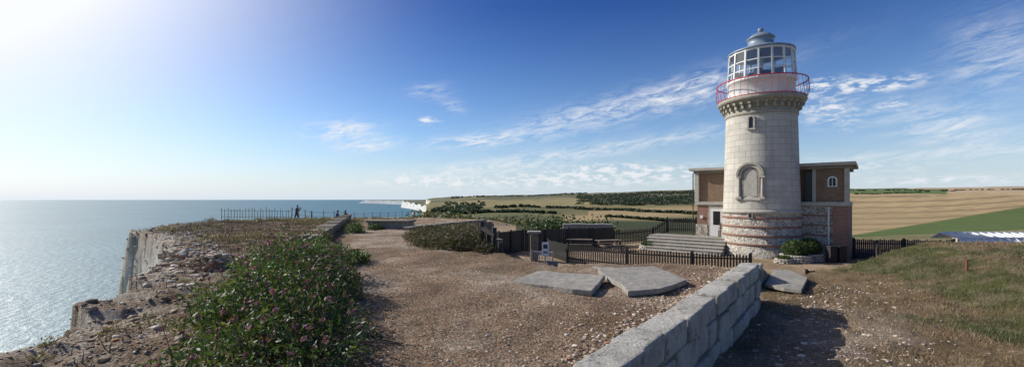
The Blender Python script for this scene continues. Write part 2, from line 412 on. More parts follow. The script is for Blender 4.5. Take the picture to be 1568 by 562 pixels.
s.add(vs,fs,seam());s.obj('sea')
# ---------------------------------------------------------------- far chalk cliffs
M_chalk=mk('chalk_far',(.62,.61,.585),(.44,.44,.42),.012,.95,.3,1,0,.3)
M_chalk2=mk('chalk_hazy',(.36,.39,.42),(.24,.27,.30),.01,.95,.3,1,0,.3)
M_down=mk('down_far',(.20,.20,.11),(.14,.16,.08),.01,.95,.1,1,0,.2)
def farcliff(name,pts,mc):
    s=MB();n=len(pts);bx=[]
    for (px,d,yt) in pts:
        x=PX(px,d);zt=EYE+(305-yt)/F*d;bx.append((x,d,zt))
    vs=[(x-18,y-4,SEA-1) for x,y,z in bx]+[(x,y,z) for x,y,z in bx]+[(x+.18*y,y*1.22,z+12) for x,y,z in bx]
    s.add(vs,[(i,i+1,n+i+1,n+i) for i in range(n-1)],mc)
    s.add(vs,[(n+i,n+i+1,2*n+i+1,2*n+i) for i in range(n-1)],M_down);s.obj(name)
L=[(659,2250,317)];
for i in range(1,40):
    t=i/39;L.append((657-40*t,2350+1500*t+14*math.sin(i*1.3),317-9*t+1.9*math.sin(i*.75)*(1-.5*t)+.6*math.sin(i*1.9)))
farcliff('chalk_cliff',L,M_chalk)
L=[]
for i in range(18):
    t=i/17;L.append((622-74*t,5600+2500*t,308.0-1.4*t+.5*math.sin(i*1.7)+(.0 if i<16 else 2.5*(i-15))))
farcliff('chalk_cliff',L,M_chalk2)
# ---------------------------------------------------------------- lighthouse
T=Vector((16.2,28.0));TB=-1.9
a_=Vector((.766,-.643));n_=Vector((-.643,-.766))
def ZY(y): return EYE+(305-y)/23.5
def ZG(y): return EYE+(305-y)/25.0
LH=empty('lighthouse')
s=MB()
s.lathe(T.x,T.y,[(2.27,TB-.2),(2.27,ZY(378)),(2.24,ZY(378)+.001),(2.24,ZY(325))],M_flint,72)
for yb in (384,371,358,345,332):
    z=ZY(yb);s.lathe(T.x,T.y,[(2.24,z-.07),(2.262,z-.07),(2.262,z+.07),(2.24,z+.07)],M_rbrick,72,ref=2.27)
s.lathe(T.x,T.y,[(2.24,ZY(326)),(2.31,ZY(326)),(2.31,ZY(322)),(2.20,ZY(320.5))],M_stone,72)
s.lathe(T.x,T.y,[(2.20,ZY(320.5)),(2.12,ZY(260)),(2.03,ZG(172))],M_ash,72,ref=2.16)
s.obj('tower_shaft',LH)
s=MB()
s.lathe(T.x,T.y,[(2.03,ZG(174)),(2.09,ZG(173)),(2.09,ZG(169)),(2.05,ZG(168)),(2.07,ZG(158)),(2.28,ZG(156)),(2.36,ZG(153)),(2.50,ZG(152)),(2.54,ZG(149)),(2.50,ZG(146)),(1.9,ZG(145.5))],M_corb,72)
for i in range(32):
    an=2*math.pi*i/32;c=Vector((math.cos(an),math.sin(an),0))
    s.box(Vector((T.x,T.y,ZG(161)))+c*2.15,(.22,.15,.28),M_corb,an)
    s.box(Vector((T.x,T.y,ZG(156)))+c*2.22,(.36,.17,.16),M_corb,an)
s.obj('gallery_corbels',LH)
s=MB();s.lathe(T.x,T.y,[(1.92,ZG(146)),(1.92,ZG(119)),(1.99,ZG(118.5)),(1.99,ZG(116))],M_white,48);s.lathe(T.x,T.y,[(1.99,ZG(116)),(0,ZG(116))],M_corb,48)
s.obj('lantern_base',LH)
s=MB()
for i in range(40):
    an=2*math.pi*i/40;c=Vector((math.cos(an),math.sin(an),0));o=Vector((T.x,T.y,0))
    p=[(2.46,147),(2.60,141),(2.64,134),(2.58,119)]
    for k in range(3):
        s.rod(o+c*p[k][0]+Vector((0,0,ZG(p[k][1]))),o+c*p[k+1][0]+Vector((0,0,ZG(p[k+1][1]))),.013,.013,M_red,5)
s.torus(T.x,T.y,ZG(118.5),2.58,.035,M_red);s.torus(T.x,T.y,ZG(145),2.5,.03,M_red)
s.obj('gallery_railing',LH)
s=MB();NM=16;zb=ZG(116);zt=ZG(71.5);rb=1.95;rt_=1.84
ring=lambda r,z,i:Vector((T.x+r*math.cos(2*math.pi*(i+.5)/NM),T.y+r*math.sin(2*math.pi*(i+.5)/NM),z))
for i in range(NM):
    s.beam(ring(rb,zb,i),ring(rt_,zt,i),.10,.10,M_white)
    for f in (0,.30,.62,1):
        r=rb+(rt_-rb)*f;z=zb+(zt-zb)*f;w=.12 if f in(0,1) else .06
        s.beam(ring(r,z,i),ring(r,z,i+1),w,w,M_white)
s.obj('lantern_frame',LH)
s=MB()
for i in range(NM):
    s.add([ring(rb-.01,zb,i),ring(rb-.01,zb,i+1),ring(rt_-.01,zt,i+1),ring(rt_-.01,zt,i)],[(0,1,2,3)],M_glass)
s.obj('lantern_glazing',LH)
s=MB();s.rod((T.x,T.y,zb),(T.x,T.y,zt-.1),.16,.16,M_white,12)
s.lathe(T.x,T.y,[(.0,zb+.55),(.75,zb+.55),(.75,zb+.65),(0,zb+.65)],M_wood,20)
for i in range(5):
    an=i*1.25+.3;s.box((T.x+1.2*math.cos(an),T.y+1.2*math.sin(an),zb+.35),(.5,.35,.7),M_wood,an)
s.obj('lantern_room_furniture',LH)
s=MB();q=zt
s.lathe(T.x,T.y,[(0.02,q+.02),(1.84,q+.02),(1.94,q+.05),(1.94,q+.14),(1.7,q+.24),(1.1,q+.46),(.80,q+.58)],M_dome,48)
s.lathe(T.x,T.y,[(.80,q+.56),(.80,q+.62),(.74,q+.64),(.74,q+1.02),(.82,q+1.04),(.82,q+1.09),(.72,q+1.16),(.58,q+1.30),(.36,q+1.41),(.16,q+1.46),(.09,q+1.47)],M_dome,36)
s.lathe(T.x,T.y,[(.08,q+1.45),(.08,q+1.52),(.16,q+1.57),(.18,q+1.65),(.14,q+1.74),(.02,q+1.79)],M_dome,20)
s.obj('lantern_roof_dome',LH)
nW=Vector((-.70,-.714)).normalized();tW=Vector((.714,-.70)).normalized()
def W3(u,dpt,z,R=2.0): return Vector((T.x+nW.x*(R+dpt)+tW.x*u,T.y+nW.y*(R+dpt)+tW.y*u,z))
angW=math.atan2(nW.y,nW.x)
s=MB()
def arch(s,u0,R,z0,dr,dp,m,r0,nseg=14,base=2.14):
    vs=[];
    for i in range(nseg+1):
        a=math.pi*i/nseg
        for (rr,dd) in ((R,dp),(R+dr,dp),(R+dr,r0),(R,r0)):
            vs.append(W3(u0+rr*math.cos(a),dd,z0+rr*math.sin(a),base))
    fs=[]
    for i in range(nseg):
        for k in range(4): fs.append((i*4+k,i*4+(k+1)%4,(i+1)*4+(k+1)%4,(i+1)*4+k))
    s.add(vs,fs,m)
def filledarch(s,R,zbot,z0,dp,m,base,nseg=14,u0=0):
    vs=[W3(u0-R,dp,zbot,base),W3(u0+R,dp,zbot,base)]+[W3(u0+R*math.cos(math.pi*i/nseg),dp,z0+R*math.sin(math.pi*i/nseg),base) for i in range(nseg+1)]
    s.add(vs,[tuple(range(len(vs)))],m)
zs=ZG(268)
filledarch(s,.50,ZG(302),zs,.035,M_conc,2.13)
filledarch(s,.36,ZG(300),zs,.045,M_stone,2.13)
arch(s,0,.50,zs,.14,.12,M_stone,-.25);arch(s,0,.66,zs,.12,.20,M_corb,-.3)
for u in (-.65,.65):
    s.rod(W3(u,.04,ZG(303),2.13),W3(u,.04,ZG(272),2.1),.095,.085,M_stone,14)
    s.box(W3(u,.02,ZG(270),2.10),(.26,.30,.16),M_stone,angW);s.box(W3(u,0,ZG(303),2.14),(.3,.30,.12),M_stone,angW)
s.box(W3(0,-.02,ZG(303)-.09,2.15),(.22,1.7,.1),M_stone,angW)
zs=ZG(181);filledarch(s,.10,ZG(195),zs,.07,M_dark,2.045,u0=.02);arch(s,.02,.11,zs,.10,.12,M_stone,-.1,base=2.045)
for u in(-.145,.185): s.box(W3(u,-.02,(ZG(195)+zs)/2,2.045),(.27,.09,ZG(181)-ZG(195)),M_stone,angW)
s.box(W3(.02,-.02,ZG(197),2.05),(.3,.5,.1),M_stone,angW)
s.box(W3(0,.0,ZY(328)-.02,2.2),(.2,.3,.34),M_stone,angW);s.box(W3(0,.02,ZY(328)-.03,2.2),(.2,.14,.22),M_dark,angW)
s.obj('tower_windows',LH)
# ---------------------------------------------------------------- house wings
HB=empty('brick_house')
rzb=math.atan2(a_.y,a_.x)
def L3(s_,t,z): return Vector((T.x+a_.x*s_+n_.x*t,T.y+a_.y*s_+n_.y*t,z))
def lbox(mb,s0,s1,t0,t1,z0,z1,m): mb.prism([L3(s0,t1,0),L3(s1,t1,0),L3(s1,t0,0),L3(s0,t0,0)],z0,z1,m)
s=MB()
zf=1.45;zr=3.55
lbox(s,0,4.35,-5.5,-.5,TB-.1,zf-.15,M_flint)
for z in (-1.15,-.55,.05,.65): lbox(s,1.5,4.36,-5.4,-.485,z,z+.10,M_rbrick)
lbox(s,3.75,4.52,-5.5,-.42,TB-.1,zf-.15,M_rbrick)
lbox(s,0,4.55,-5.5,-.38,zf-.15,zf+.08,M_stone)
lbox(s,2.9,4.30,-5.5,-.62,zf+.08,zr,M_brick)
lbox(s,0,2.9,-5.5,-1.3,zf+.08,zr,M_brick)
lbox(s,-4.1,-3.35,-5.5,-.5,-.95,zf-.15,M_rbrick);lbox(s,-3.35,0,-5.5,-.5,-.95,zf-.15,M_flint)
for z in (-.45,.15,.75): lbox(s,-2.25,-.5,-5.4,-.485,z,z+.10,M_rbrick)
lbox(s,-4.25,0,-5.5,-.40,zf-.15,zf+.08,M_stone)
lbox(s,-4.0,0,-5.5,-.62,zf+.08,zr,M_brick)
lbox(s,-4.2,-3.4,-5.45,-.45,-.95,-.1,M_flint)
s.obj('walls',HB)
s=MB()
for (u0,u1) in ((-4.28,-4.0),(4.30,4.55)):
    lbox(s,u0,u1,-.75,-.44,zf+.08,zr,M_stone)
lbox(s,2.72,2.9,-.85,-.60,zf+.08,zr,M_stone)
s.obj('pilasters',HB)
s=MB()
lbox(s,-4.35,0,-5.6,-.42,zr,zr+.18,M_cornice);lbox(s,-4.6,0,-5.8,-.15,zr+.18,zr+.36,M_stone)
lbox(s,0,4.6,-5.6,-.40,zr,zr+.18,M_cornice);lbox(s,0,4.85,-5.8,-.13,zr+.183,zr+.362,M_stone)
s.obj('flat_roof',HB)
s=MB()
lbox(s,2.2,2.68,-1.4,-1.27,zf+.1,zr-.1,M_dark)
def F3(u,t,z): return L3(u,t,z)
def archF(s,u0,R,zb_,z0,t,m,k=12):
    vs=[F3(u0-R,t,zb_),F3(u0+R,t,zb_)]+[F3(u0+R*math.cos(math.pi*i/k),t,z0+R*math.sin(math.pi*i/k)) for i in range(k+1)]
    s.add(vs,[tuple(range(len(vs)))],m)
archF(s,3.72,.24,2.45,2.85,-.60,M_white);archF(s,3.72,.16,2.5,2.85,-.59,M_dark);lbox(s,3.705,3.735,-.6,-.58,2.5,3.0,M_white)
lbox(s,-3.30,-2.28,-.5,-.46,-.9,1.15,M_stone);lbox(s,-3.2,-2.38,-.46,-.44,-.9,1.02,M_white)
lbox(s,-3.02,-2.56,-.44,-.432,-.1,.85,M_dark)
lbox(s,-3.9,-3.7,-.45,-.42,.35,.55,M_white)
s.obj('door_and_windows',HB)
s=MB()
s.rod(L3(3.55,-.38,zf-.2),L3(3.55,-.38,TB),.045,.045,M_white,8)
s.rod(L3(-4.4,-.5,zr),L3(-4.4,-.5,-.9),.04,.04,M_blackwood,8)
s.obj('downpipe',HB)
s=MB()
lbox(s,-7.0,-1.6,-.4,1.2,TB-.1,-.90,M_conc)
for i in range(5):
    z=-.90-.19*(i+1);lbox(s,-7.0+.15*i,-1.75,1.2+.32*i,1.2+.32*(i+1),TB-.1,z,M_conc)
    lbox(s,-7.03+.15*i,-1.72,1.2+.32*i-.03,1.2+.32*(i+1)+.03,z,z+.045,M_stone)
s.obj('stone_steps',None)
def bench(name,c,rz):
    s=MB();R=Matrix.Rotation(rz,3,'Z')
    def b(p,sz): s.box(Vector(c)+R@Vector(p),sz,M_wood,rz)
    for y in(-.15,0,.15): b((0,y,.45),(1.3,.1,.03))
    for z in(.62,.76,.9): b((0,.22,z),(1.3,.03,.09))
    for x in(-.6,.6): b((x,-.18,.22),(.07,.07,.44));b((x,.22,.46),(.07,.07,.92));b((x,0,.62),(.06,.45,.04))
    s.obj(name)
bench('park_bench',L3(-1.9,-.05,-.9),rzb)
# ---------------------------------------------------------------- fences
def picket(name,pts,h=1.0,gap=.13,w=.075,m=M_blackwood,zs=None):
    s=MB()
    for k in range(len(pts)-1):
        p=Vector(pts[k][:2]);q=Vector(pts[k+1][:2]);L=(q-p).length;n=max(2,int(L/gap));d=(q-p)/L;rz=math.atan2(d.y,d.x)
        def zz(t):
            if zs: return zs[k]*(1-t)+zs[k+1]*t
            c=p.lerp(q,t);return hz(c.x,c.y)
        nr=max(1,int(L/2.0))
        for i in range(nr+1):
            t=i/nr;c=p.lerp(q,t);z=zz(t);s.box((c.x-d.y*.06,c.y+d.x*.06,z+h*.52),(.1,.09,h*1.08),m,rz)
        ts=[i/nr for i in range(nr+1)];zc=[zz(t) for t in ts]
        for i in range(nr):
            c0=p.lerp(q,ts[i]);c1=p.lerp(q,ts[i+1])
            for f in(.22,.78):
                s.beam((c0.x-d.y*.03,c0.y+d.x*.03,zc[i]+h*f),(c1.x-d.y*.03,c1.y+d.x*.03,zc[i+1]+h*f),.04,.07,m)
        for i in range(n):
            t=(i+.5)/n;c=p.lerp(q,t);z=float(np.interp(t,ts,zc));hh=h*(1+random.uniform(-.03,.03));o=c
            e=d*w/2;f=Vector((-d.y,d.x))*.01
            vs=[]
            for sg in(-1,1):
                for (uu,vv) in((-1,.04),(1,.04),(1,hh-.05),(0,hh),(-1,hh-.05)):
                    pt=o+e*uu+f*sg;vs.append((pt.x,pt.y,z+vv))
            s.add(vs,[(0,1,2,3,4),(9,8,7,6,5),(0,5,6,1),(1,6,7,2),(2,7,8,3),(3,8,9,4),(4,9,5,0)],m)
    return s.obj(name)
picket('picket_fence',[(PX(838,27.5),27.5),(PX(868,24.5),24.5),(PX(960,22.2),22.2),(PX(1060,20.6),20.6),(PX(1150,20),20.0)],1.05)
picket('picket_fence',[(PX(940,33.5),33.5),(PX(1000,34),34.0),(PX(1022,33.6),33.6),(PX(1066,32.6),32.6)],1.15,zs=[-1.9,-1.7,-.9,-.85])
picket('picket_fence',[(PX(1308,26),26.0),(PX(1385,25.6),25.6),(PX(1462,25.2),25.2)],1.2,gap=.11,w=.085)
picket('picket_fence',[(PX(1340,25),25.0),(PX(1345,21.2),21.2),(PX(1416,21),21.0)],1.15,gap=.12)
picket('picket_fence',[(PX(1236,19.6),19.6),(PX(1345,19.3),19.3)],.38,gap=.12)
def boards(name,pts,z0,h):
    s=MB()
    for k in range(len(pts)-1):
        p=Vector(pts[k]);q=Vector(pts[k+1]);L=(q-p).length;n=int(L/.16);d=(q-p)/L;rz=math.atan2(d.y,d.x)
        for i in range(n):
            c=p.lerp(q,(i+.5)/n);hh=h+random.uniform(-.02,.02);s.box((c.x,c.y+random.uniform(-.004,.004),z0+hh/2),(.15,.025,hh),M_blackwood,rz)
        for i in range(int(L/2)+1):
            c=p.lerp(q,i/int(L/2+1));s.box((c.x,c.y-.06,z0+h/2+.04),(.12,.1,h+.1),M_blackwood,rz)
    s.obj(name)
boards('board_fence',[(PX(764,28),28.0),(PX(800,30),30.0),(PX(870,31.6),31.6),(PX(940,32.5),32.5)],-1.95,1.5)
# ---------------------------------------------------------------- walls
def wall(name,pts,z0,h,th,m,cap,ch=.1,jit=.02):
    s=MB()
    for k in range(len(pts)-1):
        p=Vector(pts[k]);q=Vector(pts[k+1]);d=(q-p).normalized();nn=Vector((-d.y,d.x))*th/2
        a=[p-nn,q-nn,q+nn,p+nn];s.prism(a,z0,z0+h,m)
        nn=nn*1.18;L=(q-p).length;ns=max(1,int(L/.6))
        for i in range(ns):
            c0=p.lerp(q,i/ns+.004);c1=p.lerp(q,(i+1)/ns-.004);j=random.uniform(-jit,jit);o=Vector((random.uniform(-jit,jit),random.uniform(-jit,jit)))
            s.prism([c0-nn+o,c1-nn+o,c1+nn+o,c0+nn+o],z0+h,z0+h+ch+j,cap)
    return s.obj(name,bevel=.012)
wall('flint_wall',[(PX(1416,19.6),19.6),(PX(1600,17.8),17.8),(PX(1720,17),17)],-2.0,1.45,.35,M_flint,M_stone)
s=MB();s.box((PX(1422,19.5),19.45,-1.3),(.6,.5,1.5),M_rbrick);s.box((PX(1422,19.5),19.45,-.50),(.7,.6,.1),M_stone);s.obj('brick_pier')
wall('stone_wall',[(PX(1462,29.5),29.5),(PX(1700,28.5),28.5)],-2.0,1.3,.4,M_flint,M_stone)
wall('stone_wall',[(PX(862,33.6),33.6),(PX(938,33.3),33.3)],-1.9,1.6,.4,M_conc,M_stone)
wall('stone_wall',[(PX(622,23.6),23.6),(PX(742,32.5),32.5)],-.1,.24,.4,M_old,M_conc,.05)
wall('stone_wall',[(PX(472,14.8),14.8),(PX(532,36),36)],-.2,.55,.62,M_old,M_old,.07,.05)
s=MB();s.box((PX(818,25),25.0,-1.1),(.45,.45,1.7),M_old);s.box((PX(818,25),25.0,-.2),(.75,.55,.1),M_stone);s.obj('stone_pier')
s=MB()
for (px,d,h) in((738,14.2,.95),(748,14.0,.6),(757,13.8,.75),(766,13.5,.35)):
    z=hz(PX(px,d),d);s.box((PX(px,d),d,z+h/2-.3),(.13,.13,h+.6),M_blackwood,.2)
s.beam((PX(738,14.2),14.1,.75),(PX(757,13.8),13.7,.55),.05,.12,M_blackwood)
s.box((PX(750,14.3),14.5,.1),(.8,.35,.5),M_old,.3)
s.obj('wooden_posts')
s=MB();s.box((PX(598,25),25.2,.12),(2.35,1.3,.5),M_conc,-.08);s.box((PX(598,25),25.2,.42),(2.5,1.45,.12),M_old,-.08);s.obj('concrete_plinth',bevel=.03)
def slab(name,pp,z0,th=.13,tilt=None):
    pts=[P(x+random.uniform(-1.5,1.5),y+random.uniform(-.6,.6),z0+(tilt[i] if tilt else 0)) for i,(x,y) in enumerate(pp)]
    zt=[z0+(tilt[i] if tilt else 0) for i in range(len(pp))]
    s=MB();s.prism(pts,[z-th for z in zt],zt,M_slab);s.obj(name,bevel=.012)
slab('concrete_slab',[(783,430),(815,434),(846,438),(875,442),(905,444),(911,438),(917,434),(921,426),(927,420),(895,419),(860,417),(838,415),(822,414),(805,421)],.06,.1,tilt=[.02,.03,.04,.05,.05,.06,.06,.07,.07,.06,.05,.03,.02,.02])
slab('concrete_slab',[(914,412),(932,425),(950,434),(962,446),(1010,441),(1030,436),(1052,428),(1020,415),(1002,407),(960,409)],.07,.1,tilt=[.0,.03,.04,.05,.05,.03,.02,.0,.0,.0])
slab('concrete_slab',[(1172,434),(1200,440),(1226,444),(1236,424),(1210,414),(1186,412)],-.76,.1,tilt=[-.02,0,0,.03,.03,.02])
slab('concrete_slab',[(905,408),(945,419),(970,418),(932,407)],.03,.1)
# ---------------------------------------------------------------- foreground block wall
s=MB();p0=Vector((-1.6,.92));p1=Vector((5.85,10.45));dd=(p1-p0).normalized();nn=Vector((dd.y,-dd.x));Lw=(p1-p0).length
rz=math.atan2(dd.y,dd.x)
for course,(zb_,hh,off,th) in enumerate(((-1.45,.42,.35,.40),(-1.02,.42,0,.40),(-.59,.40,.4,.39),(-.18,.36,.1,.40))):
    u=-off
    while u<Lw:
        l=random.uniform(.55,.92);u1=min(u+l,Lw);uu=max(u,0)
        if u1-uu>.12:
            c=p0+dd*(uu+u1)/2+nn*random.uniform(-.03,.03)
            R=Matrix.Rotation(rz+random.uniform(-.03,.03),3,'Z')@Matrix.Rotation(random.uniform(-.04,.04),3,'X')@Matrix.Rotation(random.uniform(-.025,.025),3,'Y')
            s.box((c.x,c.y,zb_+hh/2+random.uniform(-.02,.02)),(u1-uu-.05,th,hh-.03),M_block,R=R)
        u+=l
s.prism([p0-nn*.15,p1-nn*.15-dd*.05,p1+nn*.13-dd*.05,p0+nn*.13],-1.5,.09,M_old)
bw=s.obj('block_wall',bevel=.04)
bw.modifiers['b'].segments=3
# ---------------------------------------------------------------- yard furniture
def picnic(name,c,rz):
    s=MB();R=Matrix.Rotation(rz,3,'Z');c=Vector(c)
    def b(p,sz): s.box(c+R@Vector(p),sz,M_wood,rz)
    for y in(-.3,-.15,0,.15,.3): b((0,y,.74),(1.8,.135,.04))
    for y in(-.78,-.64,.64,.78): b((0,y,.45),(1.8,.13,.04))
    for x in(-.65,.65):
        b((x,0,.40),(.05,1.7,.09));b((x,0,.69),(.05,.72,.07))
        for sg in(-1,1): s.beam(c+R@Vector((x+.05,sg*.62,0)),c+R@Vector((x+.05,sg*.22,.72)),.05,.09,M_wood)
    s.obj(name)
picnic('picnic_table',(PX(932,30),30,-1.9),.3);picnic('picnic_table',(PX(886,31),30.6,-1.9),-.2)
def planter(name,c,r,h,green,nl,hh):
    e=empty(name);s=MB()
    for k in range(3):
        n=int(2*math.pi*r/.3)
        for i in range(n):
            a=2*math.pi*(i+.5*(k%2))/n;rr=r-(.03*k)
            s.box((c[0]+rr*math.cos(a),c[1]+rr*math.sin(a),c[2]+h*(k+.5)/3),(.2,.29,h/3-.015),M_stone,a+random.uniform(-.1,.1))
    s.lathe(c[0],c[1],[(r-.05,c[2]+h*.8),(0,c[2]+h*.85)],M_conc,20);s.obj('stone_ring',e,bevel=.03)
    d=rdir(nl)*(rng.uniform(0,1,(nl,1))**.4)*np.array([[r*.95,r*.95,hh*.6]]);d+=np.array([[c[0],c[1],c[2]+h+hh*.35]])
    leafcloud('foliage',d,rng.uniform(.03,.07,nl),pick(nl,green,[1]*len(green)),parent=e)
G=[(.05,.09,.02),(.07,.12,.03),(.035,.06,.018),(.10,.13,.04)]
planter('stone_planter',(PX(994,31),31,-1.9),.62,.3,G,1200,.3)
planter('stone_planter',(PX(1218,24.8),24.8,-1.9),.75,.42,G,4200,.9)
planter('stone_planter',(PX(1243,25.2),25.4,-1.9),.7,.42,G,4200,.95)
planter('stone_planter',(PX(1195,24.6),24.3,-1.9),.4,.25,G,700,.2)
planter('stone_planter',(PX(886,33),33.0,-1.9),.5,.35,G+[(.4,.1,.1)],900,.3)
s=MB()
for px in(1273,1287):
    x=PX(px,24.6);s.prism([(x-.2,24.4),(x+.2,24.4),(x+.2,24.8),(x-.2,24.8)],-1.9,-1.05,M_blackwood);s.box((x,24.58,-1.0),(.46,.48,.07),M_blackwood)
s.obj('litter_bin')
s=MB();gx=PX(830,14);gd=14.0
R=Matrix.Rotation(-.45,3,'Z')
for x in(-.36,.36): s.rod(Vector((gx,gd,-1.9))+R@Vector((x,0,0)),Vector((gx,gd,.02))+R@Vector((x,0,0)),.025,.025,M_metal,8)
for z in(-1.0,-.55,-.02): s.rod(Vector((gx,gd,z))+R@Vector((-.36,0,0)),Vector((gx,gd,z))+R@Vector((.36,0,0)),.018,.018,M_metal,6)
for i in range(7):
    x=-.36+.09+i*.09;s.rod(Vector((gx,gd,-1.0))+R@Vector((x,0,0)),Vector((gx,gd,-.02))+R@Vector((x,0,0)),.009,.009,M_metal,5)
s.obj('metal_gate')
s=MB();x=PX(835,12.6);s.rod((x,12.6,-1.9),(x,12.6,.42),.02,.02,M_metal);s.box((x,12.57,.24),(.19,.02,.40),M_white);s.box((x,12.558,.32),(.13,.004,.12),M_cloth2);s.box((x,12.558,.15),(.13,.004,.04),M_dark);s.obj('information_sign')
s=MB();x=PX(846,13.6);s.box((x,13.6,-.5),(.34,.03,.5),M_metal,-.3);s.box((x,13.63,-1.2),(.05,.05,1.4),M_metal);s.obj('notice_board')
s=MB();x0=PX(1480,26);x1=x0+6.5
prof=[(26.0,-1.05),(26.5,-.68),(27.6,-.42),(28.2,-.8)]
for i in range(14):
    x=x0+ (x1-x0)*i/13
    for k in range(3): s.beam((x,prof[k][0],prof[k][1]),(x,prof[k+1][0],prof[k+1][1]),.06,.06,M_white)
for (yy_,z) in prof: s.beam((x0,yy_,z),(x1,yy_,z),.07,.07,M_white)
for k in range(3): s.add([(x0,prof[k][0],prof[k][1]-.04),(x1,prof[k][0],prof[k][1]-.04),(x1,prof[k+1][0],prof[k+1][1]-.04),(x0,prof[k+1][0],prof[k+1][1]-.04)],[(0,1,2,3)],M_white)
s.prism([(x0,26),(x1,26),(x1,28.2),(x0,28.2)],-2.0,-1.1,M_white);s.obj('greenhouse')
s=MB();x=PX(1480,12);z=hz(x,12);s.box((x,12,z+.12),(.05,.05,.36),M_post,.3);s.box((x,12,z+.31),(.065,.065,.03),M_post,.3);s.obj('wooden_post')
# ---------------------------------------------------------------- clifftop fence
s=MB()
line=[(-22.3,33.0),(-20.5,35.0),(-18.8,36.6)]
for k in range(2):
    p=Vector(line[k]);q=Vector(line[k+1]);n=int((q-p).length/.2)
    for i in range(n):
        c=p.lerp(q,i/n);z=hz(c.x,c.y);h=random.uniform(.8,1.1)
        s.rod((c.x,c.y,z-.3),(c.x+random.uniform(-.05,.05),c.y,z+h),.022,.018,M_wood,5)
    for hh in(.3,.8): s.rod((p.x,p.y,hz(p.x,p.y)+hh),(q.x,q.y,hz(q.x,q.y)+hh),.015,.015,M_wood,5)
line=[(-18.8,36.6),(-20.5,44),(-20.3,52),(-19,62),(-17,75),(-12,84)]
for k in range(len(line)-1):
    p=Vector(line[k]);q=Vector(line[k+1]);L=(q-p).length;n=max(2,int(L/2.2));pr=None
    for i in range(n+1):
        c=p.lerp(q,i/n);z=hz(c.x,c.y);s.rod((c.x,c.y,z-.2),(c.x+random.uniform(-.08,.08),c.y,z+random.uniform(1.0,1.2)),.04,.035,M_wood,6)
        if pr:
            for hh in(.5,.95): s.rod((pr[0],pr[1],pr[2]+hh),(c.x,c.y,z+hh),.012,.012,M_wood,4)
        pr=(c.x,c.y,z)
s.obj('clifftop_fence')
# ---------------------------------------------------------------- people
def person(name,loc,J,E,rad,head,top,bot,hipz,fing=(),rz=0):
    me=bpy.data.meshes.new(name+'_sk');me.from_pydata([Vector(j) for j in J],E,[])
    o=bpy.data.objects.new(name+'_sk',me);COL.objects.link(o)
    md=o.modifiers.new('s','SKIN');md.use_smooth_shade=True
    for i,r in enumerate(rad): me.skin_vertices[0].data[i].radius=(r,r*.85) if r>.1 else (r,r)
    me.skin_vertices[0].data[0].use_root=True
    o.modifiers.new('ss','SUBSURF').levels=1
    dg=bpy.context.evaluated_depsgraph_get();m2=bpy.data.meshes.new_from_object(o.evaluated_get(dg))
    bpy.data.objects.remove(o)
    mats=[top,bot,M_skin,M_dark];s=MB();[s.mat(m) for m in mats]
    for p in m2.polygons:
        c=p.center;hands=any((c-Vector(J[h])).length<.13 for h in fing)
        mi=2 if hands else (0 if c.z>hipz else 1)
        if c.z<.09: mi=3
        s.add([m2.vertices[i].co for i in p.vertices],[tuple(range(len(p.vertices)))],mats[mi],None,True)
    hx,hy,hzz=head
    def ell(c,r,m,n=12):
        vs=[];k=8
        for i in range(k+1):
            th=math.pi*i/k
            for j in range(n): ph=2*math.pi*j/n;vs.append((c[0]+r[0]*math.sin(th)*math.cos(ph),c[1]+r[1]*math.sin(th)*math.sin(ph),c[2]+r[2]*math.cos(th)))
        s.add(vs,[(i*n+j,(i+1)*n+j,(i+1)*n+(j+1)%n,i*n+(j+1)%n) for i in range(k) for j in range(n)],m,None,True)
    ell((hx,hy,hzz),(.095,.078,.12),M_skin);ell((hx-.015,hy,hzz+.025),(.10,.086,.115),M_cloth)
    ell((hx+.10,hy,hzz-.01),(.018,.012,.02),M_skin,6);ell((hx,hy-.08,hzz-.01),(.018,.012,.03),M_skin,6);ell((hx,hy+.08,hzz-.01),(.018,.012,.03),M_skin,6)
    for sg in(-1,1): ell((hx+.085,hy+sg*.03,hzz+.01),(.01,.012,.008),M_dark,6)
    ell((hx+.088,hy,hzz-.055),(.008,.025,.006),M_post,6)
    for h in fing:
        c=Vector(J[h]);d=(c-Vector(J[h-1])).normalized()
        for k in range(4): 
            o_=Vector((0,(k-1.5)*.02,0));s.rod(c+d*.04+o_,c+d*(.11+.01*(1-abs(k-1.2)))+o_+Vector((0,0,-.01)),.010,.007,M_skin,5)
        s.rod(c+Vector((0,.03,0)),c+d*.05+Vector((0,.06,.01)),.011,.008,M_skin,5)
    ob=s.obj(name);ob.location=loc;ob.rotation_euler=(0,0,rz);bpy.data.meshes.remove(m2);return ob
J=[(0,0,.95),(.02,0,1.15),(.05,0,1.38),(.08,0,1.52),(.1,0,1.6),
 (.05,.19,1.40),(.22,.24,1.22),(.36,.17,1.38),(.42,.14,1.44),
 (.05,-.19,1.42),(.33,-.20,1.45),(.58,-.18,1.50),(.66,-.17,1.51),
 (.0,.10,.9),(.12,.12,.5),(-.02,.12,.09),(.12,.13,.04),
 (-.0,-.10,.9),(-.10,-.12,.5),(-.28,-.12,.09),(-.14,-.13,.04)]
E=[(0,1),(1,2),(2,3),(3,4),(2,5),(5,6),(6,7),(7,8),(2,9),(9,10),(10,11),(11,12),(0,13),(13,14),(14,15),(15,16),(0,17),(17,18),(18,19),(19,20)]
rad=[.15,.14,.16,.06,.06,.075,.055,.04,.035,.075,.055,.04,.035,.1,.075,.05,.04,.1,.075,.05,.04]
x=PX(454,47);person('person',(x,47,hz(x,47)),J,E,rad,(.13,0,1.68),M_cloth,M_cloth,.95,(8,12))
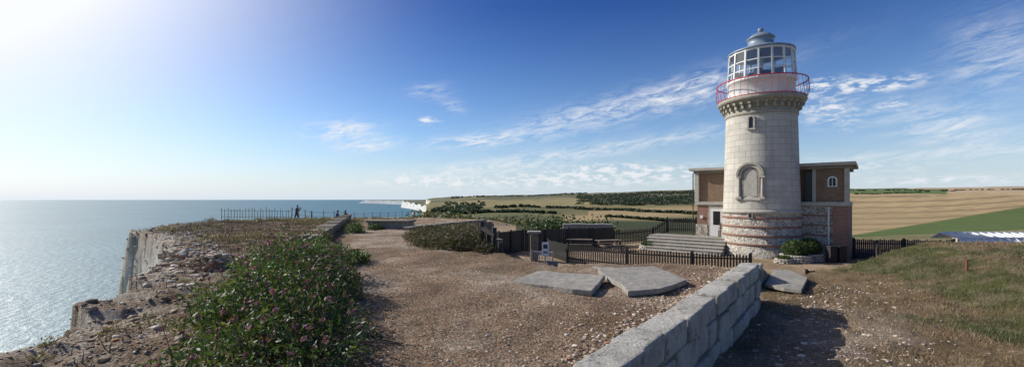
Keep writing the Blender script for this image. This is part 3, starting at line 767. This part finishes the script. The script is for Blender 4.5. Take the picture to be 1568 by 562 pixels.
Js=[(0,0,.12),(-.03,0,.32),(.02,0,.55),(.05,0,.67),(.06,0,.74),(.02,.19,.56),(.14,.24,.34),(.32,.16,.36),(.38,.14,.38),(.02,-.19,.56),(.14,-.24,.34),(.32,-.16,.36),(.38,-.14,.38),
 (.08,.10,.12),(.42,.13,.42),(.60,.13,.08),(.72,.13,.05),(.08,-.10,.12),(.42,-.13,.42),(.60,-.13,.08),(.72,-.13,.05)]
for px,d,m,rz in((516,41,M_cloth2,0),(530,42,M_cloth,2.8)):
    x=PX(px,d);person('person',(x,d,hz(x,d)+.05),Js,E,rad,(.09,0,.83),m,M_cloth,.2,(8,12),rz)
# ---------------------------------------------------------------- vegetation: thistle bush
lobes=[(-3.15,5.6,.1,.95,1.0,.80),(-2.45,4.9,.0,.78,.9,.60),(-3.65,7.0,.2,.9,1.1,.86),(-4.1,8.6,.15,.8,1.2,.80),(-1.95,4.3,-.1,.55,.6,.40),(-2.95,6.8,.1,.6,1.1,.5),(-4.7,10.4,.1,.6,1.1,.5),(-2.55,4.1,.0,.8,.7,.50),(-4.0,5.9,.0,.5,.7,.42)]
pts=[];
for (cx,cy,cz,rx,ry,rz_) in lobes:
    n=int(15000*rx*ry*rz_/.6)
    d=rdir(n);rr=(rng.uniform(0,1,(n,1))**.33);k=.62+.80*fbm(d[:,0]*3+cx*3,d[:,1]*3+d[:,2]*2.5+cy,81,3)[:,None]
    pts.append(d*rr*k*np.array([[rx,ry,rz_]])+np.array([[cx,cy,cz]]))
pts=np.concatenate(pts);g=H(pts[:,0],pts[:,1]);pts=pts[pts[:,2]>g-.02]
cl=fbm(pts[:,0]*3.5+pts[:,2]*2,pts[:,1]*3.5,83,3);pts=pts[(cl>.44)|(rng.uniform(size=len(pts))<.22)]
cl=fbm(pts[:,0]*3,pts[:,1]*3+pts[:,2]*3,85,3)[:,None]
colr=pick(len(pts),[(.055,.09,.022),(.07,.115,.03),(.04,.065,.02),(.12,.15,.05),(.20,.145,.08)],[4,4,3,2,1.6])*(.45+1.1*cl)
TBsh=empty('thistle_bush')
leafcloud('leaves',pts,rng.uniform(.014,.050,len(pts)),colr,asp=.32,parent=TBsh)
s=MB();hd=[];sel=pts[rng.choice(len(pts),600)]
for p in sel:
    top=p+np.array([rng.normal()*.05,rng.normal()*.05,rng.uniform(.08,.30)]);s.rod(p,top,.004,.003,M_stem,4);hd.append(top)
s.obj('stems',TBsh)
hd=np.array(hd)
q=np.concatenate([hd+rng.normal(size=hd.shape)*.011 for _ in range(8)])
leafcloud('flower_heads',q,.020,pick(len(q),[(.28,.11,.20),(.13,.07,.05),(.36,.16,.27)],[3,3,1.4]),asp=.8,parent=TBsh)
def scatter(n,x0,x1,y0,y1,cond):
    x=rng.uniform(x0,x1,n);y=rng.uniform(y0,y1,n);z,D_,p_,s_,sy_,dw_=H(x,y,True);k=cond(x,y,s_,sy_,dw_);return x[k],y[k],z[k]
def scrub(name,n,cond,box,cols,h,size,per):
    x,y,z=scatter(n,*box,cond);pp=[]
    for i in range(len(x)):
        r=rng.uniform(.4,1.3)*h;m=int(per*r/h);d=rdir(m)*(rng.uniform(0,1,(m,1))**.5)*np.array([[r*1.1,r*1.1,r*.8]]);d[:,2]=np.abs(d[:,2]);pp.append(d+np.array([[x[i],y[i],z[i]]]))
    pp=np.concatenate(pp);return leafcloud(name,pp,rng.uniform(size*.5,size*1.3,len(pp)),pick(len(pp),cols,[1]*len(cols)),asp=.3)
dry=[(.22,.155,.09),(.14,.10,.055),(.28,.22,.13),(.10,.10,.045)]
leftc=lambda x,y,s_,sy_,dw:(s_>1.0)&(x<-4.6-.23*(y-4))&(fbm(x*.35,y*.35,91)>.46)&(y>10.5)
scrub('dry_scrub',620,leftc,(-22,-5,9,34),dry,.34,.045,150)
scrub('dry_scrub',300,lambda x,y,s_,sy_,dw:(s_>.5)&(x<-15)&(y>30),(-30,-14,30,70),dry,.35,.08,90)
scrub('dry_scrub',110,lambda x,y,s_,sy_,dw:(s_>.3)&(x<-3.6-.2*(y-4)),(-7.5,-3,4,11),dry,.13,.02,130)
def shrub(name,c,r,n,cols,size=.04,w=None):
    d=rdir(n)*(rng.uniform(0,1,(n,1))**.4);k=.75+.6*fbm(d[:,0]*2+c[0],d[:,1]*2+d[:,2]*2+c[1],87,3)[:,None]
    d=d*k*np.array([r]);d[:,2]=np.abs(d[:,2]);p=d+np.array([[c[0],c[1],hz(c[0],c[1])-.03]])
    return leafcloud(name,p,rng.uniform(size*.5,size*1.3,n),pick(n,cols,w or [1]*len(cols)),asp=.45)
shrub('green_shrub',(PX(535,11.5),11.5),(.55,.6,.38),2600,G)
shrub('green_shrub',(PX(500,13),13),(.7,.6,.4),2600,G+dry)
shrub('green_shrub',(PX(545,22),22),(.5,.6,.5),1800,G)
shrub('green_shrub',(PX(572,24),24.3),(.5,.5,.35),1500,G)
shrub('green_shrub',(PX(478,16),16.3),(.6,.8,.6),2200,G+dry+dry)
hp=[]
for (px,d,rx,ry,rz_) in((642,17.6,.6,.7,.45),(660,16,.75,.8,.50),(682,15.2,.8,.9,.60),(702,14.6,.8,.9,.66),(722,14.4,.75,.9,.70),(668,20,1.2,1.5,.5),(700,18.5,1.2,1.6,.66),(690,14.3,.6,.5,.30),(655,16,.5,.5,.3),(728,16,.9,1,.74),(745,13.6,.5,.4,.35)):
    n=int(7000*rx*ry);q=rdir(n)*(rng.uniform(0,1,(n,1))**.35);k=.55+.9*fbm(q[:,0]*3.5+px,q[:,1]*3.5+q[:,2]*3,89,3)[:,None]
    q=q*k*np.array([[rx,ry,rz_]]);q[:,2]=np.abs(q[:,2])*1.0;hp.append(q+np.array([[PX(px,d),d,-.02]]))
hp=np.concatenate(hp);leafcloud('hedge',hp,rng.uniform(.02,.055,len(hp)),pick(len(hp),[(.045,.05,.02),(.06,.065,.025),(.11,.075,.045),(.04,.035,.02),(.17,.12,.075)],[3,2.5,4,3,3]),asp=.3)
def fbush(name,lst,cols,size,dens=60):
    pp=[]
    for (px,D_,rx,rz_) in lst:
        n=int(dens*rx*rx/size/size*.012);q=rdir(n)*(rng.uniform(0,1,(n,1))**.35);k=.7+.6*fbm(q[:,0]*2+px,q[:,1]*2+q[:,2]*2,93,3)[:,None]
        q=q*k*np.array([[rx,rx,rz_]]);x=PX(px,D_);pp.append(q+np.array([[x,D_,hz(x,D_)+rz_*.3]]))
    pp=np.concatenate(pp);leafcloud(name,pp,rng.uniform(size*.6,size*1.4,len(pp)),pick(len(pp),cols,[1]*len(cols)),asp=.7)
DG=[(.03,.05,.015),(.045,.075,.02),(.02,.035,.012),(.07,.10,.03)]
fbush('bush_row',[(random.triangular(790,935,880),random.uniform(46,60),random.uniform(1.0,2.2),random.uniform(.8,1.8)) for i in range(36)],DG,.15)
fbush('bush_row',[(random.uniform(640,900),random.uniform(75,140),random.uniform(1.5,3.6),random.uniform(.6,1.5)) for i in range(55)],DG+dry,.28)
wl=[]
for i in range(1300):
    px=random.uniform(885,1080);D_=random.uniform(1300,2900)
    if fbm(np.array([px*.03]),np.array([D_*.004]),97)[0]>.42: wl.append((px,D_,random.uniform(8,22),random.uniform(5,10)))
for i in range(160): wl.append((random.uniform(690,900),random.uniform(2900,3300),random.uniform(7,14),random.uniform(4,7)))
for i in range(160):
    D_=random.uniform(600,1500);wl.append((random.uniform(664,730)+random.uniform(0,1)*(D_-600)*.03,D_,random.uniform(4,9),random.uniform(2.5,4.5)))
def hedgeline(n,a,b,r=(3,8)):
    for i in range(n):
        t=random.random();wl.append((a[0]+(b[0]-a[0])*t,a[1]+(b[1]-a[1])*t+random.uniform(-12,12),random.uniform(*r),random.uniform(r[0]*.6,r[1]*.5)))
hedgeline(130,(880,1050),(1070,800),(4,9));hedgeline(60,(1300,2020),(1568,2030),(5,9));hedgeline(70,(690,430),(850,620),(2,5));hedgeline(60,(760,900),(900,1150));hedgeline(60,(1310,1500),(1460,1750),(3,6));hedgeline(50,(930,500),(1060,430),(2,4))
pp=[]
for (px,D_,rx,rz_) in wl:
    n=50;q=rdir(n)*(rng.uniform(0.3,1,(n,1))**.4)*np.array([[rx,rx,rz_]]);x=PX(px,D_);pp.append(q+np.array([[x,D_,hz(x,D_)+rz_*.4]]))
pp=np.concatenate(pp);leafcloud('woodland',pp,rng.uniform(1.2,3.2,len(pp)),pick(len(pp),[(.035,.05,.03),(.05,.07,.035),(.03,.045,.03)],[1,1,1]),asp=.8)
s=MB()
for i,(px,D_) in enumerate(((972,1900),(985,1950),(1000,1880),(962,2050),(1015,1990))):
    x=PX(px,D_);z=hz(x,D_);w=14;s.box((x,D_,z+3),(w,8,6),M_stone);s.prism([(x-w/2-.5,D_-4.6),(x+w/2+.5,D_-4.6),(x+w/2+.5,D_),(x-w/2-.5,D_)],[z+6,z+6,z+9.5,z+9.5],[z+6.3,z+6.3,z+10,z+10],M_post)
s.obj('farm_buildings')
# ---------------------------------------------------------------- grass
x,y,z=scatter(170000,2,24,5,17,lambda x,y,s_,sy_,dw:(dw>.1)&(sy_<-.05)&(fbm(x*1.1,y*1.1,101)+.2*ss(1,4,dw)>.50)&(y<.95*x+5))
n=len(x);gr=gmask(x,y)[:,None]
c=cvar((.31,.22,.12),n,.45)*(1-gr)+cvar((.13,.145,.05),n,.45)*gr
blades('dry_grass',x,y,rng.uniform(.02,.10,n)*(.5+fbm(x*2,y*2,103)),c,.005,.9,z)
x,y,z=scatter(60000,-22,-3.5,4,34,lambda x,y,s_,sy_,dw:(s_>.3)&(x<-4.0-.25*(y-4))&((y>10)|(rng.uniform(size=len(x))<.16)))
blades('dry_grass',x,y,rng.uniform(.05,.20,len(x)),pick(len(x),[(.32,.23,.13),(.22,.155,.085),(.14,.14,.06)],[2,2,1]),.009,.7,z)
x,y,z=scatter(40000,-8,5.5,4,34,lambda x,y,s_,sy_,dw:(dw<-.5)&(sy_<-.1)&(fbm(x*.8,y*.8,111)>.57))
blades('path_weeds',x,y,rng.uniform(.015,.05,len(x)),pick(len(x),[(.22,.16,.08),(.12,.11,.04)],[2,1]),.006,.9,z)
def pebbles(name,x,y,z,r,c):
    n=len(x);o=np.array([[1,0,0],[-1,0,0],[0,1,0],[0,-1,0],[0,0,1],[0,0,-1]],float);o=np.concatenate([o*.95,np.array(list(product((-1,1),repeat=3)))*.62])
    f=[];ids={k:6+i for i,k in enumerate(product((-1,1),repeat=3))}
    ax={(0,1):0,(0,-1):1,(1,1):2,(1,-1):3,(2,1):4,(2,-1):5}
    for a in range(3):
        for sgn in(1,-1):
            b,c_=[(1,2),(0,2),(0,1)][a];rg_=[]
            for (p_,q_) in((1,1),(-1,1),(-1,-1),(1,-1)):
                k=[0,0,0];k[a]=sgn;k[b]=p_;k[c_]=q_;rg_.append(ids[tuple(k)])
            for i in range(4): f.append((ax[(a,sgn)],rg_[i],rg_[(i+1)%4]))
    f=np.array(f);sc=np.stack([r*rng.uniform(.7,1.4,n),r*rng.uniform(.7,1.4,n),r*rng.uniform(.4,.9,n)],1)
    a=rng.uniform(0,6.28,n);ca,sa=np.cos(a),np.sin(a)
    Vv=o[None]*(1+rng.uniform(-.2,.2,(n,14,1)))*sc[:,None];vx=Vv[...,0]*ca[:,None]-Vv[...,1]*sa[:,None];vy=Vv[...,0]*sa[:,None]+Vv[...,1]*ca[:,None]
    Vv=np.stack([vx+x[:,None],vy+y[:,None],Vv[...,2]+z[:,None]],-1).reshape(-1,3)
    Ff=(f[None]+14*np.arange(n)[:,None,None]).reshape(-1,3)
    return npmesh(name,Vv,Ff,np.repeat(c,14,0),M_peb)
pc=[(.42,.33,.24),(.28,.20,.13),(.58,.52,.44),(.35,.18,.11),(.19,.14,.10)]
x,y,z=scatter(30000,-5,5.5,3.8,16,lambda x,y,s_,sy_,dw:(dw<-.45)&(sy_<-.1)&(rng.uniform(size=len(x))<(6.0/y)**1.6*(.4+1.2*fbm(x*.9,y*.9,113))))
pebbles('gravel_stones',x,y,z,rng.uniform(.005,.013,len(x))*rng.choice([1,1,1,1.5,2.2],len(x),p=[.3,.3,.25,.12,.03]),pick(len(x),pc,[4,4,1.3,1.5,1]))
u=rng.uniform(0,1,2600);dx=rng.exponential(.2,2600)+.2
x=p0.x+(p1.x-p0.x)*u-nn.x*dx;y=p0.y+(p1.y-p0.y)*u-nn.y*dx
pebbles('mortar_rubble',x,y,H(x,y),rng.uniform(.008,.034,2600),pick(2600,pc,[4,4,1.4,1,1]))
x,y,z=scatter(11000,-9.5,-2.8,3,12,lambda x,y,s_,sy_,dw:(s_>-.4)&(x<-3.2-.1*(y-4))&(fbm(x*1.5,y*1.5,117)>.40))
pebbles('cliff_edge_rubble',x,y,z,rng.uniform(.006,.020,len(x))*rng.choice([.7,1,1.8,4.2],len(x),p=[.36,.37,.235,.035]),pick(len(x),[(.38,.29,.20),(.25,.18,.115),(.50,.43,.34),(.32,.18,.11),(.42,.21,.09)],[4,4,1.5,1,.6]))
x,y,z=scatter(9000,1,11,4.5,13,lambda x,y,s_,sy_,dw:(dw>.15)&(dw<4)&(rng.uniform(size=len(x))<.9*np.exp(-(dw-1.5)**2*.7)))
pebbles('chalk_rubble',x,y,z,rng.uniform(.006,.028,len(x))*rng.choice([1,1,.7,2.2],len(x),p=[.35,.3,.28,.07]),pick(len(x),[(.46,.37,.28),(.35,.26,.19),(.60,.54,.46),(.40,.27,.2)],[3,3,1.8,2]))
x,y,z=scatter(2600,-21,-6,8,24,lambda x,y,s_,sy_,dw:(s_>-.6)&(s_<1.5))
pebbles('chalk_rubble',x,y,z,rng.uniform(.025,.10,len(x)),pick(len(x),[(.50,.43,.33),(.36,.27,.18),(.64,.59,.50),(.40,.22,.13)],[3,3,1.6,.8]))
# ruined flint and brick footing near the cliff edge
pa=Vector((PX(258,11.2),11.4));pb=Vector((PX(352,10.8),10.4));m_=1500
u=rng.uniform(0,1,m_);hh_=rng.uniform(0,1,m_)**.8*(.42+.12*np.sin(u*9))
x=pa.x+(pb.x-pa.x)*u+rng.normal(size=m_)*.1;y=pa.y+(pb.y-pa.y)*u+rng.normal(size=m_)*.14
s=MB()
for i in range(9): 
    t=(i+.5)/9;c=pa.lerp(pb,t);s.box((c.x,c.y,-.05),(.3,.34,.42+.1*math.sin(t*9)+random.uniform(-.06,.06)),random.choice([M_cream,M_old,M_rbrick,M_cream]),-.6+random.uniform(-.3,.3))
RW=empty('ruined_stone_wall');s.obj('core',RW,bevel=.05)
o=pebbles('facing_stones',x,y,-.15+hh_,rng.uniform(.03,.085,m_),pick(m_,[(.50,.42,.32),(.34,.26,.17),(.58,.52,.43),(.40,.18,.11)],[4,4,1.3,1.2]));o.parent=RW
# ---------------------------------------------------------------- world
SAZ=math.radians(-67);SEL=math.radians(32)
sv=Vector((math.sin(SAZ)*math.cos(SEL),math.cos(SAZ)*math.cos(SEL),math.sin(SEL)))
w=bpy.data.worlds.new('World');SC.world=w;w.use_nodes=True;nt=w.node_tree;bg=nt.nodes['Background']
sky=N(nt,'ShaderNodeTexSky',sky_type='NISHITA');sky.sun_disc=False;sky.sun_elevation=SEL;sky.sun_rotation=SAZ%(2*math.pi);sky.altitude=50;sky.air_density=1.0;sky.dust_density=.6;sky.ozone_density=2.0
tc=N(nt,'ShaderNodeTexCoord').outputs['Generated'];sp=N(nt,'ShaderNodeSeparateXYZ');nt.links.new(tc,sp.inputs[0])
azn=mth(nt,'ARCTAN2',sp.outputs[0],sp.outputs[1]);el=mth(nt,'ARCSINE',sp.outputs[2])
def patch(px,py,hl,ht,slope,amp):
    a0=math.atan((px-784)/F);e0=math.atan((305-py)/F*math.cos(a0));ka=math.cos(a0)**2/F;ke=math.cos(a0)/F
    du=mth(nt,'SUBTRACT',azn,a0);dv=mth(nt,'SUBTRACT',el,e0)
    th=math.atan(slope*ke/ka)
    u=mth(nt,'ADD',mth(nt,'MULTIPLY',du,math.cos(th)),mth(nt,'MULTIPLY',dv,math.sin(th)))
    v=mth(nt,'SUBTRACT',mth(nt,'MULTIPLY',dv,math.cos(th)),mth(nt,'MULTIPLY',du,math.sin(th)))
    u=mth(nt,'DIVIDE',u,hl*ka);v=mth(nt,'DIVIDE',v,ht*ke)
    r=mth(nt,'ADD',mth(nt,'MULTIPLY',u,u),mth(nt,'MULTIPLY',v,v))
    return mth(nt,'MULTIPLY',mth(nt,'EXPONENT',mth(nt,'MULTIPLY',r,-1.0)),amp)
cmb=N(nt,'ShaderNodeCombineXYZ')
nt.links.new(mth(nt,'MULTIPLY',mth(nt,'ADD',azn,mth(nt,'MULTIPLY',el,-.5)),8),cmb.inputs[0]);nt.links.new(mth(nt,'MULTIPLY',mth(nt,'SUBTRACT',el,mth(nt,'MULTIPLY',azn,.12)),30),cmb.inputs[1])
ns=N(nt,'ShaderNodeTexNoise');ns.inputs['Scale'].default_value=2.1;ns.inputs['Detail'].default_value=10;ns.inputs['Roughness'].default_value=.74;ns.inputs['Distortion'].default_value=.7;nt.links.new(cmb.outputs[0],ns.inputs['Vector'])
cm2=N(nt,'ShaderNodeCombineXYZ');nt.links.new(mth(nt,'MULTIPLY',azn,26),cm2.inputs[0]);nt.links.new(mth(nt,'MULTIPLY',el,75),cm2.inputs[1])
ns2=N(nt,'ShaderNodeTexNoise');ns2.inputs['Scale'].default_value=1.3;ns2.inputs['Detail'].default_value=8;ns2.inputs['Roughness'].default_value=.65;nt.links.new(cm2.outputs[0],ns2.inputs['Vector'])
def total(lst):
    t=None
    for p in lst:
        q=patch(*p);t=q if t is None else mth(nt,'ADD',t,q)
    return t
wisps=total([(930,172,175,19,.20,1.25),(1060,142,65,20,.2,.9),(850,240,270,11,.13,1.1),(720,262,120,7,.05,.8),(522,200,50,14,.1,1.7),(560,223,40,9,.15,1.7),(655,140,30,10,.15,.8),(692,162,18,10,-.3,.7),(715,216,66,8,.08,1.5),(1450,195,130,32,-.25,.9),(1530,85,80,50,-.5,.8),(1350,240,200,8,.0,.7)])
puffs=total([(1330,131,75,10,-.03,1.8),(1250,128,40,7,0,1.2),(1265,170,50,20,-.3,1.3),(1370,160,35,9,0,1.4),(860,275,240,11,.02,1.6),(650,276,60,8,0,1.5),(930,257,80,7,0,1.4),(655,185,14,5,0,1.5),(1130,262,220,9,0,1.0),(1450,276,140,7,0,1.0)])
f1=mth(nt,'MULTIPLY',wisps,mr(nt,ns.outputs['Fac'],.40,.68),clamp=True)
f2_=mth(nt,'MULTIPLY',puffs,mr(nt,ns2.outputs['Fac'],.45,.63),clamp=True)
fac=mth(nt,'MAXIMUM',f1,f2_)
t=mr(nt,el,.0,.42)
tint=N(nt,'ShaderNodeValToRGB');nt.links.new(t,tint.inputs[0]);cr=tint.color_ramp
cr.elements[0].position=0;cr.elements[0].color=(.95,1.0,1.08,1);cr.elements[1].position=1;cr.elements[1].color=(.18,.38,.80,1)
e=cr.elements.new(.35);e.color=(.58,.84,1.15,1)
skc=mixc(nt,1,sky.outputs[0],tint.outputs[0],'MULTIPLY')
hzf=mth(nt,'EXPONENT',mth(nt,'MULTIPLY',mth(nt,'ABSOLUTE',el),-12.0))
skc=mixc(nt,mth(nt,'MULTIPLY',hzf,.9),skc,(5.6,6.6,7.7))
dt=N(nt,'ShaderNodeVectorMath',operation='DOT_PRODUCT');nt.links.new(tc,dt.inputs[0]);dt.inputs[1].default_value=sv
gl=mth(nt,'POWER',mth(nt,'MAXIMUM',dt.outputs['Value'],0.),10)
skc=mixc(nt,mth(nt,'MULTIPLY',gl,2.5,clamp=True),skc,(8.4,8.6,9.3))
skc=mixc(nt,mth(nt,'MULTIPLY',fac,.88),skc,(7.4,7.6,7.9))
nt.links.new(skc,bg.inputs[0]);bg.inputs[1].default_value=.115
sd=bpy.data.lights.new('sun','SUN');sd.energy=5.0;sd.angle=math.radians(.5);sd.color=(1,.96,.90)
so=bpy.data.objects.new('sun',sd);COL.objects.link(so);so.rotation_euler=sv.to_track_quat('Z','Y').to_euler()
cd=bpy.data.cameras.new('camera');cam=bpy.data.objects.new('camera',cd);COL.objects.link(cam);SC.camera=cam
cam.location=(0,0,EYE);cam.rotation_euler=(math.pi/2,0,0);cd.sensor_fit='HORIZONTAL';cd.sensor_width=36;cd.lens=36*F/1568
cd.shift_y=(281-305)/-1568.;cd.clip_start=.1;cd.clip_end=200000
SC.view_settings.view_transform='Standard';SC.view_settings.look='None';SC.view_settings.exposure=0
